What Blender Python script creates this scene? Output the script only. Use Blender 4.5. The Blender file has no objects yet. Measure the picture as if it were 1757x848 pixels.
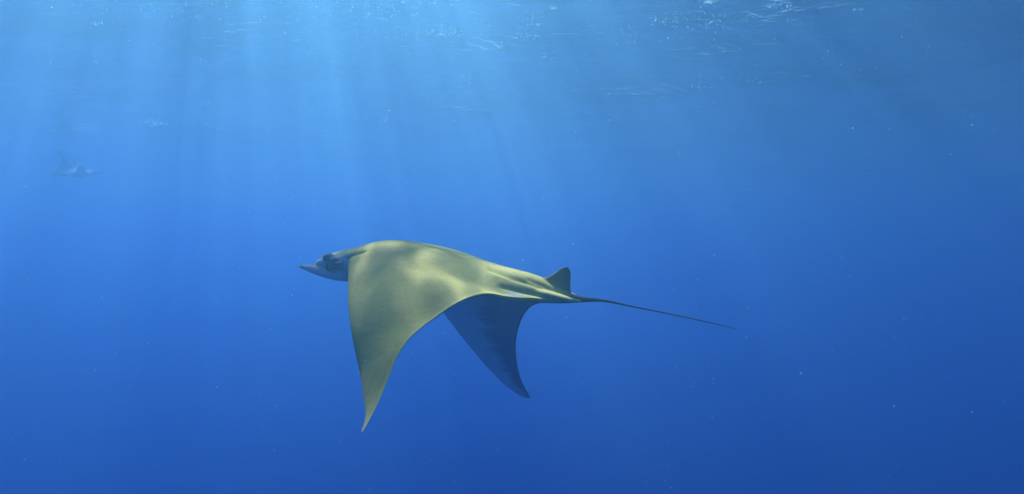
import bpy, bmesh, math, random
import numpy as np
from mathutils import Vector, Matrix, kdtree

# ------------------------------------------------------------------ camera, world, sun, exposure
scene = bpy.context.scene
col = scene.collection
R = math.radians

CAM_DEPTH = 3.0                      # metres below the sea surface (z = 0)
F_PX, CX, CY = 960.0, 878.5, 424.0   # focal length / centre in pixels of the 1757 x 848 photograph
cam_d = bpy.data.cameras.new('camera')
cam_d.sensor_width = 36.0
cam_d.lens = 36.0 * F_PX / 1757.0
cam_d.clip_start = 0.05
cam_d.clip_end = 3000.0
cam = bpy.data.objects.new('camera', cam_d)
col.objects.link(cam)
cam.location = (0, 0, -CAM_DEPTH)
cam.rotation_euler = (R(90), 0, 0)   # level, looking along +Y
scene.camera = cam

SUN_EL, SUN_AZ = 54.0, -26.0         # direction of the light under water: ahead of the camera, to its left
world = bpy.data.worlds.new('World')
scene.world = world
world.use_nodes = True
wn = world.node_tree.nodes
sky = wn.new('ShaderNodeTexSky')
sky.sky_type = 'NISHITA'
sky.sun_disc = False
sky.sun_elevation = R(SUN_EL)
sky.sun_rotation = R(SUN_AZ)
bg = wn['Background']
bg.inputs['Strength'].default_value = 0.05
world.node_tree.links.new(sky.outputs['Color'], bg.inputs['Color'])

sun_d = bpy.data.lights.new('sun', 'SUN')
sun_d.energy = 5.0
sun_d.angle = R(0.6)
sun_d.color = (1.0, 0.95, 0.86)
sun = bpy.data.objects.new('sun', sun_d)
col.objects.link(sun)
to_sun = Vector((math.sin(R(SUN_AZ)) * math.cos(R(SUN_EL)), math.cos(R(SUN_AZ)) * math.cos(R(SUN_EL)), math.sin(R(SUN_EL))))
sun.rotation_euler = to_sun.to_track_quat('Z', 'Y').to_euler()
sun.location = (-20, 40, 60)

scene.view_settings.view_transform = 'Standard'
scene.view_settings.look = 'None'
scene.view_settings.gamma = 1.0
scene.view_settings.exposure = 1.52
scene.view_settings.use_curve_mapping = False
scene.render.engine = 'CYCLES'
scene.cycles.use_denoising = True
scene.cycles.volume_bounces = 4
scene.cycles.max_bounces = 8
scene.cycles.transparent_max_bounces = 12

random.seed(7)
rng = np.random.default_rng(7)


# ------------------------------------------------------------------ helpers
def px(x, y, depth):
    """A pixel of the photograph at a distance along the view axis -> world point."""
    return np.array(((x - CX) / F_PX * depth, depth, -CAM_DEPTH - (y - CY) / F_PX * depth))


def to_px(p):
    return CX + p[0] / p[1] * F_PX, CY - (p[2] + CAM_DEPTH) / p[1] * F_PX


def new_mat(name):
    m = bpy.data.materials.new(name)
    m.use_nodes = True
    nt = m.node_tree
    nt.nodes.clear()
    out = nt.nodes.new('ShaderNodeOutputMaterial')
    return m, nt, out


def node(nt, typ, **kw):
    n = nt.nodes.new(typ)
    for k, v in kw.items():
        setattr(n, k, v)
    return n


def setin(n, **kw):
    for k, v in kw.items():
        n.inputs[k.replace('_', ' ')].default_value = v


def math_node(nt, op, a, b=None, clamp=False):
    n = nt.nodes.new('ShaderNodeMath')
    n.operation = op
    n.use_clamp = clamp
    for i, v in enumerate((a, b)):
        if v is None:
            continue
        if isinstance(v, (int, float)):
            n.inputs[i].default_value = v
        else:
            nt.links.new(v, n.inputs[i])
    return n.outputs[0]


def ramp(nt, fac, stops, interp='LINEAR'):
    n = nt.nodes.new('ShaderNodeValToRGB')
    cr = n.color_ramp
    cr.interpolation = interp
    while len(cr.elements) < len(stops):
        cr.elements.new(0.5)
    for e, (p, c) in zip(cr.elements, stops):
        e.position = p
        e.color = c if len(c) == 4 else (*c, 1)
    nt.links.new(fac, n.inputs['Fac'])
    return n.outputs['Color']


def mix_col(nt, fac, a, b, blend='MIX'):
    n = nt.nodes.new('ShaderNodeMix')
    n.data_type = 'RGBA'
    n.blend_type = blend
    for i, v in ((0, fac), (6, a), (7, b)):
        if isinstance(v, (int, float)):
            n.inputs[i].default_value = v
        elif isinstance(v, tuple):
            n.inputs[i].default_value = v if len(v) == 4 else (*v, 1)
        else:
            nt.links.new(v, n.inputs[i])
    return n.outputs[2]


def attr(nt, name):
    n = nt.nodes.new('ShaderNodeAttribute')
    n.attribute_name = name
    return n.outputs['Fac']


def mesh_obj(name, verts, faces, mat, smooth=True, parent=None):
    me = bpy.data.meshes.new(name)
    me.from_pydata([tuple(v) for v in verts], [], faces)
    me.update()
    if smooth:
        me.polygons.foreach_set('use_smooth', np.ones(len(me.polygons), dtype=bool))
    if mat:
        me.materials.append(mat)
    o = bpy.data.objects.new(name, me)
    col.objects.link(o)
    o.parent = parent
    return o


def smoothstep(a, b, x):
    t = np.clip((x - a) / (b - a), 0, 1)
    return t * t * (3 - 2 * t)


def spline(xs, ys, xq):
    """natural cubic spline, ys (n,) or (n,k)"""
    xs = np.asarray(xs, float)
    ys = np.asarray(ys, float)
    one = ys.ndim == 1
    if one:
        ys = ys[:, None]
    n = len(xs)
    h = np.diff(xs)
    A = np.zeros((n, n))
    B = np.zeros((n, ys.shape[1]))
    A[0, 0] = A[-1, -1] = 1
    for i in range(1, n - 1):
        A[i, i - 1], A[i, i], A[i, i + 1] = h[i - 1], 2 * (h[i - 1] + h[i]), h[i]
        B[i] = 6 * ((ys[i + 1] - ys[i]) / h[i] - (ys[i] - ys[i - 1]) / h[i - 1])
    M = np.linalg.solve(A, B)
    xq = np.asarray(xq, float)
    k = np.clip(np.searchsorted(xs, xq) - 1, 0, n - 2)
    d0 = (xq - xs[k])[:, None]
    d1 = (xs[k + 1] - xq)[:, None]
    hk = h[k][:, None]
    y = (M[k] * d1 ** 3 + M[k + 1] * d0 ** 3) / (6 * hk) + (ys[k] / hk - M[k] * hk / 6) * d1 + (ys[k + 1] / hk - M[k + 1] * hk / 6) * d0
    return y[:, 0] if one else y


# ------------------------------------------------------------------ materials of the place
SHAFT_X, SHAFT_Y = 20.0, 20.0          # offset of the painted shaft pattern, chosen to brighten the ray


def make_surface_material():
    m, nt, out = new_mat('sea_surface')
    geo = node(nt, 'ShaderNodeNewGeometry')
    # fine ripples
    mp = node(nt, 'ShaderNodeMapping')
    mp.inputs['Scale'].default_value = (1.0, 1.9, 1.0)
    mp.inputs['Rotation'].default_value = (0, 0, R(14))
    nt.links.new(geo.outputs['Position'], mp.inputs['Vector'])
    rip = node(nt, 'ShaderNodeTexNoise')
    setin(rip, Scale=3.6, Detail=4.0, Roughness=0.5, Distortion=0.4)
    nt.links.new(mp.outputs['Vector'], rip.inputs['Vector'])
    bump = node(nt, 'ShaderNodeBump')
    setin(bump, Strength=1.0, Distance=0.05)
    nt.links.new(rip.outputs['Fac'], bump.inputs['Height'])
    fr = node(nt, 'ShaderNodeFresnel')
    setin(fr, IOR=1.34)
    nt.links.new(bump.outputs['Normal'], fr.inputs['Normal'])
    # noise painted into the transparency shapes the sunlight into shafts and dapples
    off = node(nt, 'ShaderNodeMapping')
    off.inputs['Location'].default_value = (SHAFT_X, SHAFT_Y, 0)
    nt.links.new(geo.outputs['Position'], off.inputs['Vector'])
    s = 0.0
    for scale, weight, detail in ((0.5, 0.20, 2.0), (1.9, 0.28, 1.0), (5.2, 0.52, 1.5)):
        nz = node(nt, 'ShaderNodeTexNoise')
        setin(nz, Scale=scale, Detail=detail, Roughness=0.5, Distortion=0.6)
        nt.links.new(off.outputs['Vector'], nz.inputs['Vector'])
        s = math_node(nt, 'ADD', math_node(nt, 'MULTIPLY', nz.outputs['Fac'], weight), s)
    shaft_mask = ramp(nt, s, [(0.41, (0.27, 0.27, 0.27)), (0.50, (0.50, 0.50, 0.50)), (0.58, (1, 1, 1))], 'EASE')
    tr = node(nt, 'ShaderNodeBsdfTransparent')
    nt.links.new(shaft_mask, tr.inputs['Color'])
    gl = node(nt, 'ShaderNodeBsdfGlossy')
    setin(gl, Roughness=0.03)
    nt.links.new(bump.outputs['Normal'], gl.inputs['Normal'])
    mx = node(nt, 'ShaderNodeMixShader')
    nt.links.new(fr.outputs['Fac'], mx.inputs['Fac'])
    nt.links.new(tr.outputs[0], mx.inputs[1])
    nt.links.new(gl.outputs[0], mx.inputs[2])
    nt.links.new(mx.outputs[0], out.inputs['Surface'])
    return m


def make_water_volume():
    m, nt, out = new_mat('sea_water')
    pv = node(nt, 'ShaderNodeVolumePrincipled')
    setin(pv, Color=(0.103, 0.283, 0.36, 1), Density=0.2, Anisotropy=0.68)
    pv.inputs['Absorption Color'].default_value = (0.074, 0.209, 0.775, 1)
    nt.links.new(pv.outputs[0], out.inputs['Volume'])
    return m


def make_seabed_material():
    m, nt, out = new_mat('seabed_silt')
    n = node(nt, 'ShaderNodeTexNoise')
    setin(n, Scale=0.05, Detail=6.0)
    c = ramp(nt, n.outputs['Fac'], [(0.3, (0.05, 0.055, 0.05)), (0.7, (0.11, 0.11, 0.09))])
    b = node(nt, 'ShaderNodeBsdfPrincipled')
    setin(b, Roughness=0.95)
    nt.links.new(c, b.inputs['Base Color'])
    nt.links.new(b.outputs[0], out.inputs['Surface'])
    return m


# ------------------------------------------------------------------ the sea: surface, bed, water body
def wave_height(X, Y):
    Z = np.zeros_like(X)
    D = np.hypot(X, Y - 6.0)
    r = np.random.default_rng(3)
    for lam, amp in ((7.0, .05), (5.1, .035), (3.3, .03), (2.3, .022), (1.6, .018), (1.15, .012), (0.8, .008), (0.62, .006)):
        for _ in range(2):
            a = R(75) + r.normal(0, 0.45)
            ph = r.uniform(0, 6.28)
            l = lam * r.uniform(.85, 1.15)
            fade = 1.0 / (1.0 + (D / (lam * 16)) ** 4)
            Z += 1.05 * amp * fade * np.sin((X * math.cos(a) + Y * math.sin(a)) * 2 * math.pi / l + ph)
    return Z


def build_sea():
    n = 300
    t = np.linspace(-1, 1, n)
    g = np.sinh(t * 6.2) / np.sinh(6.2) * 500.0
    X, Y = np.meshgrid(g - 0.5, g + 6.0, indexing='xy')
    Z = wave_height(X, Y)
    V = np.stack([X, Y, Z], -1).reshape(-1, 3)
    idx = np.arange(n * n).reshape(n, n)
    F = np.stack([idx[:-1, :-1], idx[:-1, 1:], idx[1:, 1:], idx[1:, :-1]], -1).reshape(-1, 4).tolist()
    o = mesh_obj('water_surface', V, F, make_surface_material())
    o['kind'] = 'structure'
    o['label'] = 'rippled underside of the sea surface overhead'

    nb = 60
    tb = np.linspace(-1, 1, nb) * 520
    X, Y = np.meshgrid(tb, tb)
    Z = -70 + 1.5 * np.sin(X * .05) * np.cos(Y * .043)
    idx = np.arange(nb * nb).reshape(nb, nb)
    F = np.stack([idx[:-1, :-1], idx[:-1, 1:], idx[1:, 1:], idx[1:, :-1]], -1).reshape(-1, 4).tolist()
    o = mesh_obj('seabed', np.stack([X, Y, Z], -1).reshape(-1, 3), F, make_seabed_material())
    o['kind'] = 'structure'
    o['label'] = 'dark sea floor far below in the blue'

    h, z0, z1 = 530.0, -73.0, 0.6
    V = [(x, y, z) for z in (z0, z1) for y in (-h, h) for x in (-h, h)]
    F = [(0, 2, 3, 1), (4, 5, 7, 6), (0, 1, 5, 4), (1, 3, 7, 5), (3, 2, 6, 7), (2, 0, 4, 6)]
    o = mesh_obj('haze', V, F, make_water_volume(), smooth=False)
    o['kind'] = 'stuff'
    o['label'] = 'clear blue sea water fading into the distance'


build_sea()


# ------------------------------------------------------------------ the devil ray
def make_ray_material():
    m, nt, out = new_mat('ray_skin')
    dors, chord, dark, pale, hd = (attr(nt, k) for k in ('dorsal', 'chord', 'dark', 'pale', 'head'))
    tc = node(nt, 'ShaderNodeTexCoord')
    mp = node(nt, 'ShaderNodeMapping')
    mp.inputs['Rotation'].default_value = (0, 0, R(30))
    nt.links.new(tc.outputs['Object'], mp.inputs['Vector'])
    st = node(nt, 'ShaderNodeMapping')
    st.inputs['Scale'].default_value = (1.0, 5.0, 5.0)
    nt.links.new(mp.outputs['Vector'], st.inputs['Vector'])
    n1 = node(nt, 'ShaderNodeTexNoise')
    setin(n1, Scale=4.2, Detail=6.0, Roughness=0.65, Distortion=0.6)
    nt.links.new(st.outputs['Vector'], n1.inputs['Vector'])
    n2 = node(nt, 'ShaderNodeTexNoise')
    setin(n2, Scale=2.6, Detail=4.0, Roughness=0.6)
    nt.links.new(tc.outputs['Object'], n2.inputs['Vector'])
    n3 = node(nt, 'ShaderNodeTexNoise')
    setin(n3, Scale=60.0, Detail=4.0, Roughness=0.65)
    nt.links.new(tc.outputs['Object'], n3.inputs['Vector'])
    # back: olive brown, mottled, with a paler rear margin
    back = ramp(nt, n2.outputs['Fac'], [(0.30, (0.46, 0.43, 0.11)), (0.50, (0.62, 0.58, 0.14)), (0.72, (0.73, 0.69, 0.19))])
    back = mix_col(nt, math_node(nt, 'MULTIPLY', n1.outputs['Fac'], 0.28), back, (0.24, 0.27, 0.12), 'MIX')
    rim = ramp(nt, chord, [(0.80, (0, 0, 0)), (0.97, (1, 1, 1))])
    back = mix_col(nt, math_node(nt, 'MULTIPLY', rim, 0.5), back, (0.66, 0.66, 0.21))
    speck = ramp(nt, n3.outputs['Fac'], [(0.35, (0.88, 0.88, 0.89)), (0.7, (1.06, 1.06, 1.05))])
    back = mix_col(nt, 1.0, back, speck, 'MULTIPLY')
    # belly: white in front, slate towards the rear margin, with a ragged border
    edge = math_node(nt, 'ADD', chord, math_node(nt, 'MULTIPLY', math_node(nt, 'SUBTRACT', n1.outputs['Fac'], 0.5), 0.62))
    rag = ramp(nt, edge, [(0.32, (0, 0, 0)), (0.60, (1, 1, 1))])
    belly = mix_col(nt, rag, (0.84, 0.92, 0.97), (0.22, 0.29, 0.44))
    lead = ramp(nt, chord, [(0.010, (1, 1, 1)), (0.035, (0, 0, 0)), (0.95, (0, 0, 0)), (0.985, (1, 1, 1))])
    belly = mix_col(nt, math_node(nt, 'MULTIPLY', lead, 0.8), belly, (0.05, 0.05, 0.06))
    c = mix_col(nt, dors, belly, back)
    c = mix_col(nt, hd, c, mix_col(nt, dors, (0.55, 0.66, 0.85), (0.52, 0.53, 0.28)))
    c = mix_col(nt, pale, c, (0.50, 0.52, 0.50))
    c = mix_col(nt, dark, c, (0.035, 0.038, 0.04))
    b = node(nt, 'ShaderNodeBsdfPrincipled')
    setin(b, Roughness=0.75)
    b.inputs['Specular IOR Level'].default_value = 0.06
    nt.links.new(c, b.inputs['Base Color'])
    wv = node(nt, 'ShaderNodeMapping')
    wv.inputs['Scale'].default_value = (3.0, 22.0, 22.0)
    nt.links.new(mp.outputs['Vector'], wv.inputs['Vector'])
    n4 = node(nt, 'ShaderNodeTexNoise')
    setin(n4, Scale=3.0, Detail=5.0, Roughness=0.6)
    nt.links.new(wv.outputs['Vector'], n4.inputs['Vector'])
    hgt = math_node(nt, 'ADD', n4.outputs['Fac'], math_node(nt, 'MULTIPLY', n3.outputs['Fac'], 0.3))
    bp = node(nt, 'ShaderNodeBump')
    setin(bp, Strength=0.14, Distance=0.006)
    nt.links.new(hgt, bp.inputs['Height'])
    nt.links.new(bp.outputs['Normal'], b.inputs['Normal'])
    nt.links.new(b.outputs[0], out.inputs['Surface'])
    return m


# stations from the near wing tip over the midline to the far wing tip: (leading edge px), (trailing edge px) with depth, and
# half thickness of the wing there
STN = [
    ((620, 743, 3.060), (621, 742, 3.055), .002),
    ((627, 715, 3.250), (643, 703, 3.205), .006),
    ((625, 688, 3.400), (664, 655, 3.320), .011),
    ((618, 642, 3.580), (697, 588, 3.420), .020),
    ((608, 595, 3.710), (742, 549, 3.530), .034),
    ((600, 545, 3.870), (795, 516, 3.670), .054),
    ((597, 500, 4.110), (842, 506, 3.800), .080),
    ((597, 468, 4.380), (880, 514, 3.900), .105),
    ((600, 452, 4.580), (945, 516, 3.960), .130),
    ((645, 455, 4.950), (985, 511, 4.000), .150),
    ((690, 460, 5.280), (985, 516, 4.120), .130),
    ((715, 475, 5.460), (950, 518, 4.330), .105),
    ((738, 503, 5.590), (923, 520, 4.600), .080),
    ((765, 541, 5.670), (903, 535, 4.880), .054),
    ((804, 592, 5.680), (889, 566, 5.120), .034),
    ((842, 636, 5.630), (885, 602, 5.290), .020),
    ((876, 668, 5.560), (891, 642, 5.400), .011),
    ((900, 682, 5.510), (902, 668, 5.460), .006),
    ((911, 684, 5.480), (911.5, 683, 5.478), .002),
]
A0 = px(645, 455, 4.95)
Z0 = px(985, 511, 4.0)
FWD = (A0 - Z0) * np.array((1, 1, 0.0))
FWD /= np.linalg.norm(FWD)
LAT = np.array((FWD[1] * -1, FWD[0], 0.0))         # towards the near (camera) side
UP = np.array((0, 0, 1.0))
ORIGIN = (A0 + Z0) / 2
SIZE = 0.62                                        # the outline above is drawn for an animal half as large again; this one is 1.2 m from neck to tail root
RAY_AT = px(*to_px(ORIGIN), ORIGIN[1] * SIZE)

T_MID = [(0, 0), (.02, .10), (.06, .175), (.16, .235), (.28, .25), (.43, .225), (.6, .17), (.75, .14), (.86, .11), (.94, .06), (1, .022)]
B_MID = [(0, 0), (.03, .06), (.2, .09), (.5, .055), (.75, .035), (1, .022)]


def seg_dist(P, pts):
    """distance in pixels from points P (n,2) to a polyline"""
    best = np.full(len(P), 1e9)
    for a, b in zip(pts[:-1], pts[1:]):
        a = np.array(a, float)
        b = np.array(b, float)
        d = b - a
        t = np.clip(((P - a) @ d) / (d @ d), 0, 1)
        best = np.minimum(best, np.linalg.norm(P - (a + t[:, None] * d), axis=1))
    return best


def ray_disc():
    """the disc (both wings and trunk): returns verts, faces, per-vertex attributes"""
    NS, NC = 341, 120
    LE = np.array([px(*s[0]) for s in STN])
    TE = np.array([px(*s[1]) for s in STN])
    TH = np.array([s[2] for s in STN])
    mid = (LE + TE) / 2
    cum = np.concatenate([[0], np.cumsum(np.linalg.norm(np.diff(mid, axis=0), axis=1))])
    q = np.linspace(0, cum[-1], NS)
    # denser at the tips
    LEs, TEs = spline(cum, LE, q), spline(cum, TE, q)
    THs = np.maximum(np.interp(q, cum, TH), .002)
    smid = cum[9]
    lat = q - smid                                   # signed arc distance from the midline (negative: near wing)
    cc = 0.5 - 0.5 * np.cos(np.linspace(0, math.pi, NC))
    M = LEs[:, None, :] * (1 - cc)[None, :, None] + TEs[:, None, :] * cc[None, :, None]
    dS = np.gradient(M, axis=0)
    dC = np.gradient(M, axis=1)
    N = np.cross(dC, dS)
    N /= np.maximum(np.linalg.norm(N, axis=2, keepdims=True), 1e-9)
    if N[NS // 2, NC // 2, 2] < 0:
        N = -N
    prof = 2.6 * (0.2969 * np.sqrt(cc) - 0.126 * cc - 0.3516 * cc ** 2 + 0.2843 * cc ** 3 - 0.1036 * cc ** 4) * 2 / 0.52 / 2
    prof = prof / prof.max()
    prof = np.maximum(prof, np.minimum(cc / 0.004, 1) * np.minimum((1 - cc) / .004, 1) * 0.12)
    tmid = spline(*zip(*T_MID), cc)
    bmid = spline(*zip(*B_MID), cc)
    w = np.exp(-(np.abs(lat) / .42) ** 2.2)[:, None]
    wing_t = THs[:, None] * prof[None, :]
    camber = (0.5 * THs[:, None]) * np.sin(np.pi * cc)[None, :]
    top = w * tmid[None, :] + (1 - w) * (wing_t + camber)
    bot = w * bmid[None, :] + (1 - w) * (0.75 * wing_t - camber * .8)
    Nup = w[..., None] * UP + (1 - w[..., None]) * N
    Nup /= np.linalg.norm(Nup, axis=2, keepdims=True)
    PT = M + Nup * top[..., None]
    PB = M - Nup * bot[..., None]
    # folds of the trunk towards the tail, on both sides; the near ones are known from the photograph
    S2 = PT.reshape(-1, 3)
    pxy = np.stack(to_px(S2.T), 1)
    near = np.repeat(lat < 0.06, NC)
    gro = np.zeros(len(S2))
    for pts, wd, dp in (([(842, 462), (880, 477), (915, 487), (940, 498), (952, 507)], 3.6, .020),
                        ([(905, 478), (930, 488), (958, 501)], 2.4, .012),
                        ([(862, 492), (892, 499), (930, 507), (955, 509)], 4.5, .014)):
        gro += dp * np.exp(-(seg_dist(pxy, pts) / wd) ** 2) * near
    S2 = S2 - Nup.reshape(-1, 3) * gro[:, None]
    PT = S2.reshape(NS, NC, 3)
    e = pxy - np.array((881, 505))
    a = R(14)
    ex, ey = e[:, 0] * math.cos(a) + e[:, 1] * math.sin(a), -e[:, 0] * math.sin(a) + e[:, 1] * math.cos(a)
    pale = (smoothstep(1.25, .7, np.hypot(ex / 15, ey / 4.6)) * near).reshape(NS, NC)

    V, A = [], []
    ring = 2 * NC - 2
    for i in range(NS):
        for j in range(NC):
            p = PT[i, j] if 0 < j < NC - 1 else (M[i, j])
            V.append(p)
            A.append((1.0, cc[j], 0.0, 0.75 * pale[i, j], 0.0))
        for j in range(NC - 2, 0, -1):
            V.append(PB[i, j])
            A.append((0.0, cc[j], 0.0, 0.0, 0.0))
    F = []
    for i in range(NS - 1):
        for k in range(ring):
            k2 = (k + 1) % ring
            F.append((i * ring + k, i * ring + k2, (i + 1) * ring + k2, (i + 1) * ring + k))
    F.append(tuple(range(ring - 1, -1, -1)))
    F.append(tuple(range((NS - 1) * ring, NS * ring)))
    return V, F, A


def loft(sections, attrs):
    """closed loft: sections = list of (k,3) rings, attrs = list of per-ring (k,5) or one tuple"""
    k = len(sections[0])
    V = [p for s in sections for p in s]
    A = []
    for s, a in zip(sections, attrs):
        A += [a] * k if isinstance(a, tuple) else list(a)
    F = []
    for i in range(len(sections) - 1):
        for j in range(k):
            j2 = (j + 1) % k
            F.append((i * k + j, i * k + j2, (i + 1) * k + j2, (i + 1) * k + j))
    F.append(tuple(range(k - 1, -1, -1)))
    F.append(tuple(range((len(sections) - 1) * k, len(sections) * k)))
    return V, F, A


def ray_head():
    ts = np.linspace(-.55, .62, 38)
    keys = [-.55, -.2, 0, .13, .24, .36, .48, .57, .62]
    hw = np.interp(ts, keys, [.26, .30, .33, .33, .315, .29, .26, .20, .04])
    ht = spline(keys, [.16, .15, .135, .125, .112, .096, .068, .034, .004], ts)
    hb = spline(keys, [.10, .11, .11, .10, .08, .058, .038, .018, .004], ts)
    zc = spline(keys, [-.02, -.01, -.005, -.005, -.010, -.02, -.032, -.045, -.055], ts)
    sec, at = [], []
    ang = np.linspace(0, 2 * math.pi, 48, endpoint=False)
    for t, w, a, b, z in zip(ts, hw, ht, hb, zc):
        ce = A0 + FWD * t + UP * (z + .035)
        c, s = np.cos(ang), np.sin(ang)
        e = .78
        X = np.sign(c) * np.abs(c) ** e * w
        Zz = np.where(s > 0, np.abs(s) ** e * a, -np.abs(s) ** e * b)
        sec.append([ce + LAT * x + UP * y for x, y in zip(X, Zz)])
        at.append([(float(smoothstep(.15, .6, s_)), 0.3, 0.0, 0.0, float(1 - .85 * smoothstep(.0, .5, s_))) for s_ in s])
    return loft(sec, at)


def ray_cephalic(side):
    """a rolled cephalic fin, a flat spindle that points forward like a beak"""
    ts = np.linspace(0, 1, 26)
    sec, at = [], []
    ang = np.linspace(0, 2 * math.pi, 24, endpoint=False)
    for t in ts:
        f = .05 + t * .645
        hh = np.interp(t, [0, .2, .45, .7, .88, .96, 1], [.066, .066, .054, .037, .021, .013, .003])
        hw = np.interp(t, [0, .5, .85, 1], [.05, .038, .018, .003])
        z = np.interp(t, [0, .3, .6, 1], [-.065, -.060, -.042, -.014])
        l = .275 - .02 * t
        ce = A0 + FWD * f + LAT * side * l + UP * z
        lean = .25 * hh
        sec.append([ce + LAT * side * (math.cos(a) * hw - math.sin(a) * lean) + UP * (math.sin(a) * hh) for a in ang])
        d = float(smoothstep(.93, 1.0, t)) * .8
        at.append([(float(smoothstep(.3, .8, math.sin(a))), .3, d, float(smoothstep(.45, .9, math.sin(a))) * .8, 1.0) for a in ang])  # highlight along the top of the fin painted in with the pale attribute
    return loft(sec, at)


def ray_eye_bulge(side):
    """the swollen eye socket with a crumpled brow fold behind it"""
    r = np.random.default_rng(11)
    lumps = [(.235, .318, .064, .062, .046, .044), (.195, .345, -.002, .060, .030, .046), (.155, .335, .052, .050, .030, .026),
             (.100, .345, .024, .050, .020, .016), (.120, .343, -.004, .040, .014, .012)]
    out = []
    for f, l, z, rx, ry, rz in lumps:
        ce = A0 + FWD * f + LAT * side * l + UP * z
        sec, at = [], []
        ang = np.linspace(0, 2 * math.pi, 18, endpoint=False)
        for u in np.linspace(-.999, .999, 13):
            w = math.sqrt(1 - u * u)
            sec.append([ce + FWD * (u * rx) + LAT * side * (math.cos(a) * ry * w) + UP * (math.sin(a) * rz * w * (1 + .08 * math.sin(9 * u + 3 * a))) for a in ang])
            at.append([(0.3, .3, .6, 0.6 * float(smoothstep(.5, .95, math.sin(a))), 1.0) for a in ang])  # tops of the lumps whitened as painted brow highlights
        out.append(loft(sec, at))
    return out


def mid_depth(x):
    """depth of the plane of symmetry at a pixel column"""
    k = (x - CX) / F_PX
    d = Z0[:2] - A0[:2]
    t = (k * A0[1] - A0[0]) / (d[0] - k * d[1])
    return A0[1] + t * d[1]


def ray_dorsal_fin():
    fr = [(918, 492), (927, 479), (941, 474), (953, 467.5), (961.5, 461.5), (968, 458.8), (973, 458.2)]
    re = [(988, 514), (984, 509), (980, 503), (978.5, 492), (979, 478), (979, 468), (976, 461)]
    t = np.linspace(0, 1, 22)
    k = np.linspace(0, 1, 7)
    fr, re = spline(k, fr, t), spline(k, re, t)
    sec, at = [], []
    m = 14
    for i in range(len(t)):
        ring = []
        th = .030 * (1 - t[i]) ** 1.3 + .004
        for j in range(2 * m):
            u = (1 - math.cos(math.pi * j / m)) / 2 if j <= m else (1 + math.cos(math.pi * (j - m) / m)) / 2
            p = fr[i] * (1 - u) + re[i] * u
            sgn = 1 if j <= m else -1
            w = th * math.sqrt(max(u * (1 - u) * 4, 0)) * (1.15 - .5 * u)
            ring.append(px(p[0], p[1], mid_depth(p[0])) + LAT * w * sgn)
        sec.append(ring)
        at.append((1.0, .5, .55 + .4 * float(t[i]), 0.0, 1.0))
    return loft(sec, at)


def ray_tail():
    pts = [(958, 502, 4.06), (975, 508, 4.02), (992, 513, 3.98), (1012, 514.5, 3.93), (1035, 516, 3.87), (1075, 524, 3.77), (1130, 535, 3.64), (1190, 547.5, 3.51), (1235, 557.5, 3.42), (1263, 564.5, 3.37)]
    P = np.array([px(*p) for p in pts])
    cum = np.concatenate([[0], np.cumsum(np.linalg.norm(np.diff(P, axis=0), axis=1))])
    q = np.linspace(0, cum[-1], 90)
    C = spline(cum, P, q)
    rad = np.interp(q, cum, [.034, .031, .024, .0165, .0100, .0055, .0045, .0036, .0028, .0013])
    sec, at = [], []
    for i in range(len(q)):
        d = C[min(i + 1, len(q) - 1)] - C[max(i - 1, 0)]
        d /= np.linalg.norm(d)
        s = np.cross(d, UP)
        s /= np.linalg.norm(s)
        u = np.cross(s, d)
        sec.append([C[i] + s * math.cos(a) * rad[i] + u * math.sin(a) * rad[i] for a in np.linspace(0, 2 * math.pi, 14, endpoint=False)])
        dk = float(smoothstep(.02, .10, q[i])) * .95
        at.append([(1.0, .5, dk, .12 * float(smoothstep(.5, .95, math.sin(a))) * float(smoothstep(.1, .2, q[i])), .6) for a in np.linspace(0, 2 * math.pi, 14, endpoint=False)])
    return loft(sec, at)


def ray_pelvic(side):
    """a small pelvic lobe beside the tail root"""
    sec, at = [], []
    m = 16
    ang = np.linspace(0, 2 * math.pi, m, endpoint=False)
    for t in np.linspace(0, 1, 18):
        c = A0 * (.15 - t * .19) + Z0 * (.85 + t * .19)
        l = .11 - .055 * t if side > 0 else .10 - .05 * t
        ce = c + LAT * side * l + UP * (.020 - .035 * t)
        w = .055 * math.sqrt(max(1 - (t * 2 - 1) ** 2, 0)) ** .7 * (1 - .35 * t) + .003
        hgt = w * .5
        sec.append([ce + LAT * math.cos(a) * w + UP * math.sin(a) * hgt for a in ang])
        dk = .7 * float(smoothstep(.9, 1.0, t))
        at.append([(float(smoothstep(-.5, .0, math.sin(a))), .9, dk, 0.0, 0.0) for a in ang])
    return loft(sec, at)


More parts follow.
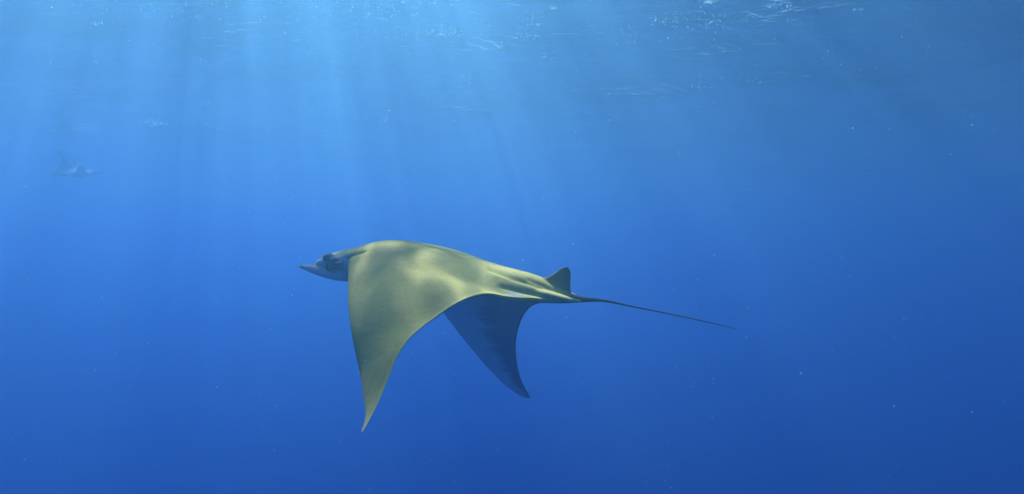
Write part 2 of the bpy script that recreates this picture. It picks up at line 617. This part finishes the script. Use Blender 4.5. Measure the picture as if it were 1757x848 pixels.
def union(parts):
    """one continuous skin out of the closed shells, by exact boolean union; attributes come back from the nearest shell point"""
    kd_n = sum(len(p[0]) for p in parts)
    kd = kdtree.KDTree(kd_n)
    att = []
    objs = []
    i = 0
    for V, F, A in parts:
        V = [np.asarray(v) - ORIGIN for v in V]
        for v, a in zip(V, A):
            kd.insert(v, i)
            i += 1
            att.append(a)
        me = bpy.data.meshes.new('shell')
        me.from_pydata([tuple(v) for v in V], [], F)
        bm = bmesh.new()
        bm.from_mesh(me)
        bmesh.ops.remove_doubles(bm, verts=bm.verts, dist=1e-6)
        bmesh.ops.recalc_face_normals(bm, faces=bm.faces)
        if bm.calc_volume(signed=True) < 0:
            bmesh.ops.reverse_faces(bm, faces=bm.faces)
        bm.to_mesh(me)
        bm.free()
        o = bpy.data.objects.new('shell', me)
        col.objects.link(o)
        objs.append(o)
    kd.balance()
    base = objs[0]
    for o in objs[1:]:
        md = base.modifiers.new('union', 'BOOLEAN')
        md.operation = 'UNION'
        md.solver = 'EXACT'
        md.object = o
    dg = bpy.context.evaluated_depsgraph_get()
    me = bpy.data.meshes.new_from_object(base.evaluated_get(dg))
    for o in objs:
        bpy.data.objects.remove(o)
    # relax the seams
    src = np.array([kd.find(v.co)[1:] for v in me.vertices])
    near_ids = src[:, 0].astype(int)
    A = np.array([att[k] for k in near_ids])
    bm = bmesh.new()
    bm.from_mesh(me)
    bm.verts.ensure_lookup_table()
    part_of = np.concatenate([np.full(len(p[0]), n) for n, p in enumerate(parts)])
    vp = part_of[near_ids]
    seam = {v.index for e in bm.edges for v in e.verts if vp[e.verts[0].index] != vp[e.verts[1].index]}
    for _ in range(2):
        seam |= {e.other_vert(bm.verts[i]).index for i in list(seam) for e in bm.verts[i].link_edges}
    seam = [bm.verts[i] for i in seam]
    for _ in range(4):
        bmesh.ops.smooth_vert(bm, verts=seam, factor=.5, use_axis_x=True, use_axis_y=True, use_axis_z=True)
    bm.to_mesh(me)
    bm.free()
    # soften the colour borders at the seams
    E = np.array([e.vertices[:] for e in me.edges])
    for _ in range(2):
        acc = A.copy()
        cnt = np.ones(len(A))
        np.add.at(acc, E[:, 0], A[E[:, 1]])
        np.add.at(acc, E[:, 1], A[E[:, 0]])
        np.add.at(cnt, E[:, 0], 1)
        np.add.at(cnt, E[:, 1], 1)
        A = acc / cnt[:, None]
    # the crease where the wing root meets the neck, its gap shadow painted dark, on both sides of the plane of symmetry
    co = np.empty(len(me.vertices) * 3)
    me.vertices.foreach_get('co', co)
    co = co.reshape(-1, 3)
    no = np.empty(len(me.vertices) * 3)
    me.vertices.foreach_get('normal', no)
    no = no.reshape(-1, 3)
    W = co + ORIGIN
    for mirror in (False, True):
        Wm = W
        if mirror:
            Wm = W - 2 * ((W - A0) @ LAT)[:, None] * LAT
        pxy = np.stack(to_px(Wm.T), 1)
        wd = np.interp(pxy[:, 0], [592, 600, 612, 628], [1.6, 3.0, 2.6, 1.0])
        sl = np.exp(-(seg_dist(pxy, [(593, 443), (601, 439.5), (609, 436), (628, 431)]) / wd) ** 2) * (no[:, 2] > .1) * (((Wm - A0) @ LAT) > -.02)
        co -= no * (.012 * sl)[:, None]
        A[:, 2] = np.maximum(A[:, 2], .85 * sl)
    co *= SIZE
    me.vertices.foreach_set('co', co.ravel())
    me.update()
    for k, nm in enumerate(('dorsal', 'chord', 'dark', 'pale', 'head')):
        a = me.attributes.new(nm, 'FLOAT', 'POINT')
        a.data.foreach_set('value', A[:, k].astype(np.float32))
    me.polygons.foreach_set('use_smooth', np.ones(len(me.polygons), dtype=bool))
    return me


def make_eye_material():
    m, nt, out = new_mat('ray_eye')
    b = node(nt, 'ShaderNodeBsdfPrincipled')
    n = node(nt, 'ShaderNodeTexNoise')
    setin(n, Scale=40.0)
    c = ramp(nt, n.outputs['Fac'], [(0.3, (0.01, 0.011, 0.014)), (0.7, (0.03, 0.03, 0.035))])
    nt.links.new(c, b.inputs['Base Color'])
    setin(b, Roughness=0.2)
    nt.links.new(b.outputs[0], out.inputs['Surface'])
    return m


def build_ray():
    parts = [ray_disc(), ray_head(), ray_cephalic(1), ray_cephalic(-1), *ray_eye_bulge(1), *ray_eye_bulge(-1), ray_dorsal_fin(), ray_tail(), ray_pelvic(1), ray_pelvic(-1)]
    me = union(parts)
    me.name = 'devil_ray'
    me.materials.append(make_ray_material())
    o = bpy.data.objects.new('devil_ray', me)
    col.objects.link(o)
    o.location = RAY_AT
    em = make_eye_material()
    for side in (1, -1):
        bm = bmesh.new()
        bmesh.ops.create_uvsphere(bm, u_segments=20, v_segments=14, radius=.034 * SIZE)
        ce = A0 + FWD * .20 + LAT * side * .352 - UP * .002 - ORIGIN
        for v in bm.verts:
            v.co.y *= .75
        ed = bpy.data.meshes.new('eye')
        bm.to_mesh(ed)
        bm.free()
        ed.materials.append(em)
        ed.polygons.foreach_set('use_smooth', np.ones(len(ed.polygons), dtype=bool))
        e = bpy.data.objects.new('eye', ed)
        col.objects.link(e)
        e.parent = o
        e.location = ce * SIZE
        e.rotation_euler = (0, 0, math.atan2(FWD[1], FWD[0]))
    return o


ray = build_ray()
ray['label'] = 'large olive backed devil ray gliding with both wings swept down and long thin tail'
ray['category'] = 'ray'
ray['group'] = 'devil rays'


def copy_tree(o, parent=None):
    c = o.copy()
    col.objects.link(c)
    c.parent = parent
    for k, v in list(o.items()):
        c[k] = v
    for ch in o.children:
        copy_tree(ch, c)
    return c


far = copy_tree(ray)
far['label'] = 'faint distant devil ray almost lost in the pale blue water'
far.location = px(122, 297, 15.2)
far.rotation_euler = (R(160), R(6), R(215))
far.scale = (.75, .75, .75)


# ------------------------------------------------------------------ blobs standing in for sun glints at the surface, and drifting specks
def make_glint_speck_material():
    m, nt, out = new_mat('glint_speck')
    d = node(nt, 'ShaderNodeBsdfDiffuse')
    setin(d, Color=(0.72, 0.97, 0.92, 1))
    t = node(nt, 'ShaderNodeBsdfTranslucent')
    setin(t, Color=(0.78, 1.0, 0.95, 1))
    mx = node(nt, 'ShaderNodeMixShader')
    setin(mx, Fac=0.8)
    nt.links.new(d.outputs[0], mx.inputs[1])
    nt.links.new(t.outputs[0], mx.inputs[2])
    nt.links.new(mx.outputs[0], out.inputs['Surface'])
    return m


def blobs(name, items, mat):
    """many tiny rounded bits in one mesh; items = (centre, (rx, ry, rz))"""
    phi = (1 + 5 ** .5) / 2
    base = []
    bm = bmesh.new()
    bmesh.ops.create_icosphere(bm, subdivisions=1, radius=1.0)
    bv = np.array([v.co[:] for v in bm.verts])
    bf = np.array([[v.index for v in f.verts] for f in bm.faces])
    bm.free()
    V, F = [], []
    for i, (c, r) in enumerate(items):
        V.append(bv * np.asarray(r) + np.asarray(c))
        F.append(bf + i * len(bv))
    o = mesh_obj(name, np.concatenate(V), np.concatenate(F).tolist(), mat)
    o['kind'] = 'stuff'
    return o


def build_small():
    pale_mat = make_glint_speck_material()

    def on_surface(x, y):
        # march along the line of sight to just under the rippled surface
        d = np.linspace(3.0, 22.0, 1400)
        X = (x - CX) / F_PX * d
        Zl = -CAM_DEPTH - (y - CY) / F_PX * d
        over = Zl > wave_height(X, d) - .006
        depth = d[int(np.argmax(over))] if over.any() else 14.0
        return px(x, y, depth), depth

    items = []
    # clusters (px centre, spread, count, size in px)
    cl = [((745, 58), (60, 7), 55, 1.5), ((905, 62), (18, 6), 16, 1.4), ((918, 38), (12, 9), 14, 1.4), ((935, 97), (14, 5), 10, 1.3),
          ((660, 20), (55, 12), 26, 1.3), ((1150, 35), (32, 9), 38, 1.5), ((1050, 75), (9, 3), 8, 1.4), ((1215, 3), (18, 3), 16, 2.2),
          ((1210, 40), (35, 14), 18, 1.4), ((1330, 10), (40, 6), 10, 1.7), ((1475, 16), (8, 2), 6, 1.8), ((165, 40), (20, 4), 8, 1.6),
          ((300, 12), (130, 12), 18, 1.3), ((330, 30), (25, 10), 10, 1.5), ((425, 116), (5, 2), 4, 1.5), ((165, 108), (4, 3), 4, 1.6),
          ((25, 117), (6, 3), 6, 1.5), ((100, 112), (30, 5), 8, 1.2), ((262, 212), (22, 5), 44, 1.6), ((358, 214), (6, 4), 12, 1.5),
          ((375, 222), (8, 3), 8, 1.2), ((640, 205), (40, 4), 14, 1.2), ((520, 186), (60, 3), 10, 1.2), ((380, 180), (30, 6), 8, 1.2),
          ((1208, 150), (14, 6), 14, 1.2), ((1290, 142), (40, 6), 8, 1.1), ((1470, 120), (25, 12), 6, 1.2), ((1090, 60), (40, 12), 8, 1.3),
          ((500, 30), (400, 30), 40, 1.0), ((1300, 60), (280, 50), 30, 1.0), ((450, 150), (380, 40), 30, 1.0)]
    for (cx, cy), (sx, sy), n, size in cl:
        for _ in range(n):
            x, y = cx + random.gauss(0, sx * .55), cy + random.gauss(0, sy * .55)
            y = min(y, cy + sy * 1.2)
            p, d = on_surface(x, y)
            r = size * random.uniform(.4, .95) * d / F_PX
            items.append((p, (r * random.uniform(1, 1.9), r * 1.2, r * .7)))
    for x, y, l in ((950, 13, 8), (928, 21, 6), (692, 3, 5), (720, 5, 2), (746, 6, 2), (773, 8, 4), (1218, 2, 9), (162, 107, 3), (425, 116, 3), (1478, 16, 5), (649, 13, 3), (452, 29, 2), (1329, 67, 1.6)):
        p, d = on_surface(x, y)
        items.append((p, (l * d / F_PX, l * .9 * d / F_PX, 1.5 * d / F_PX)))
    o = blobs('surface_glints', items, pale_mat)  # white bits added where the sun would sparkle on the water
    o['label'] = 'scattered tiny white blobs just under the sea surface in place of sun glints'

    items = []
    for _ in range(420):
        x, y = random.uniform(-20, 1780), random.uniform(60, 860)
        d = random.uniform(1.6, 7.5)
        r = random.uniform(.45, 1.0) * random.choice((1, 1, 1, 1.5)) * d / F_PX
        p = px(x, y, d)
        if p[2] > -.25:
            continue
        items.append((p, (r, r, r)))
    o = blobs('plankton_specks', items, pale_mat)
    o['label'] = 'tiny pale plankton specks drifting through the open water'


build_small()
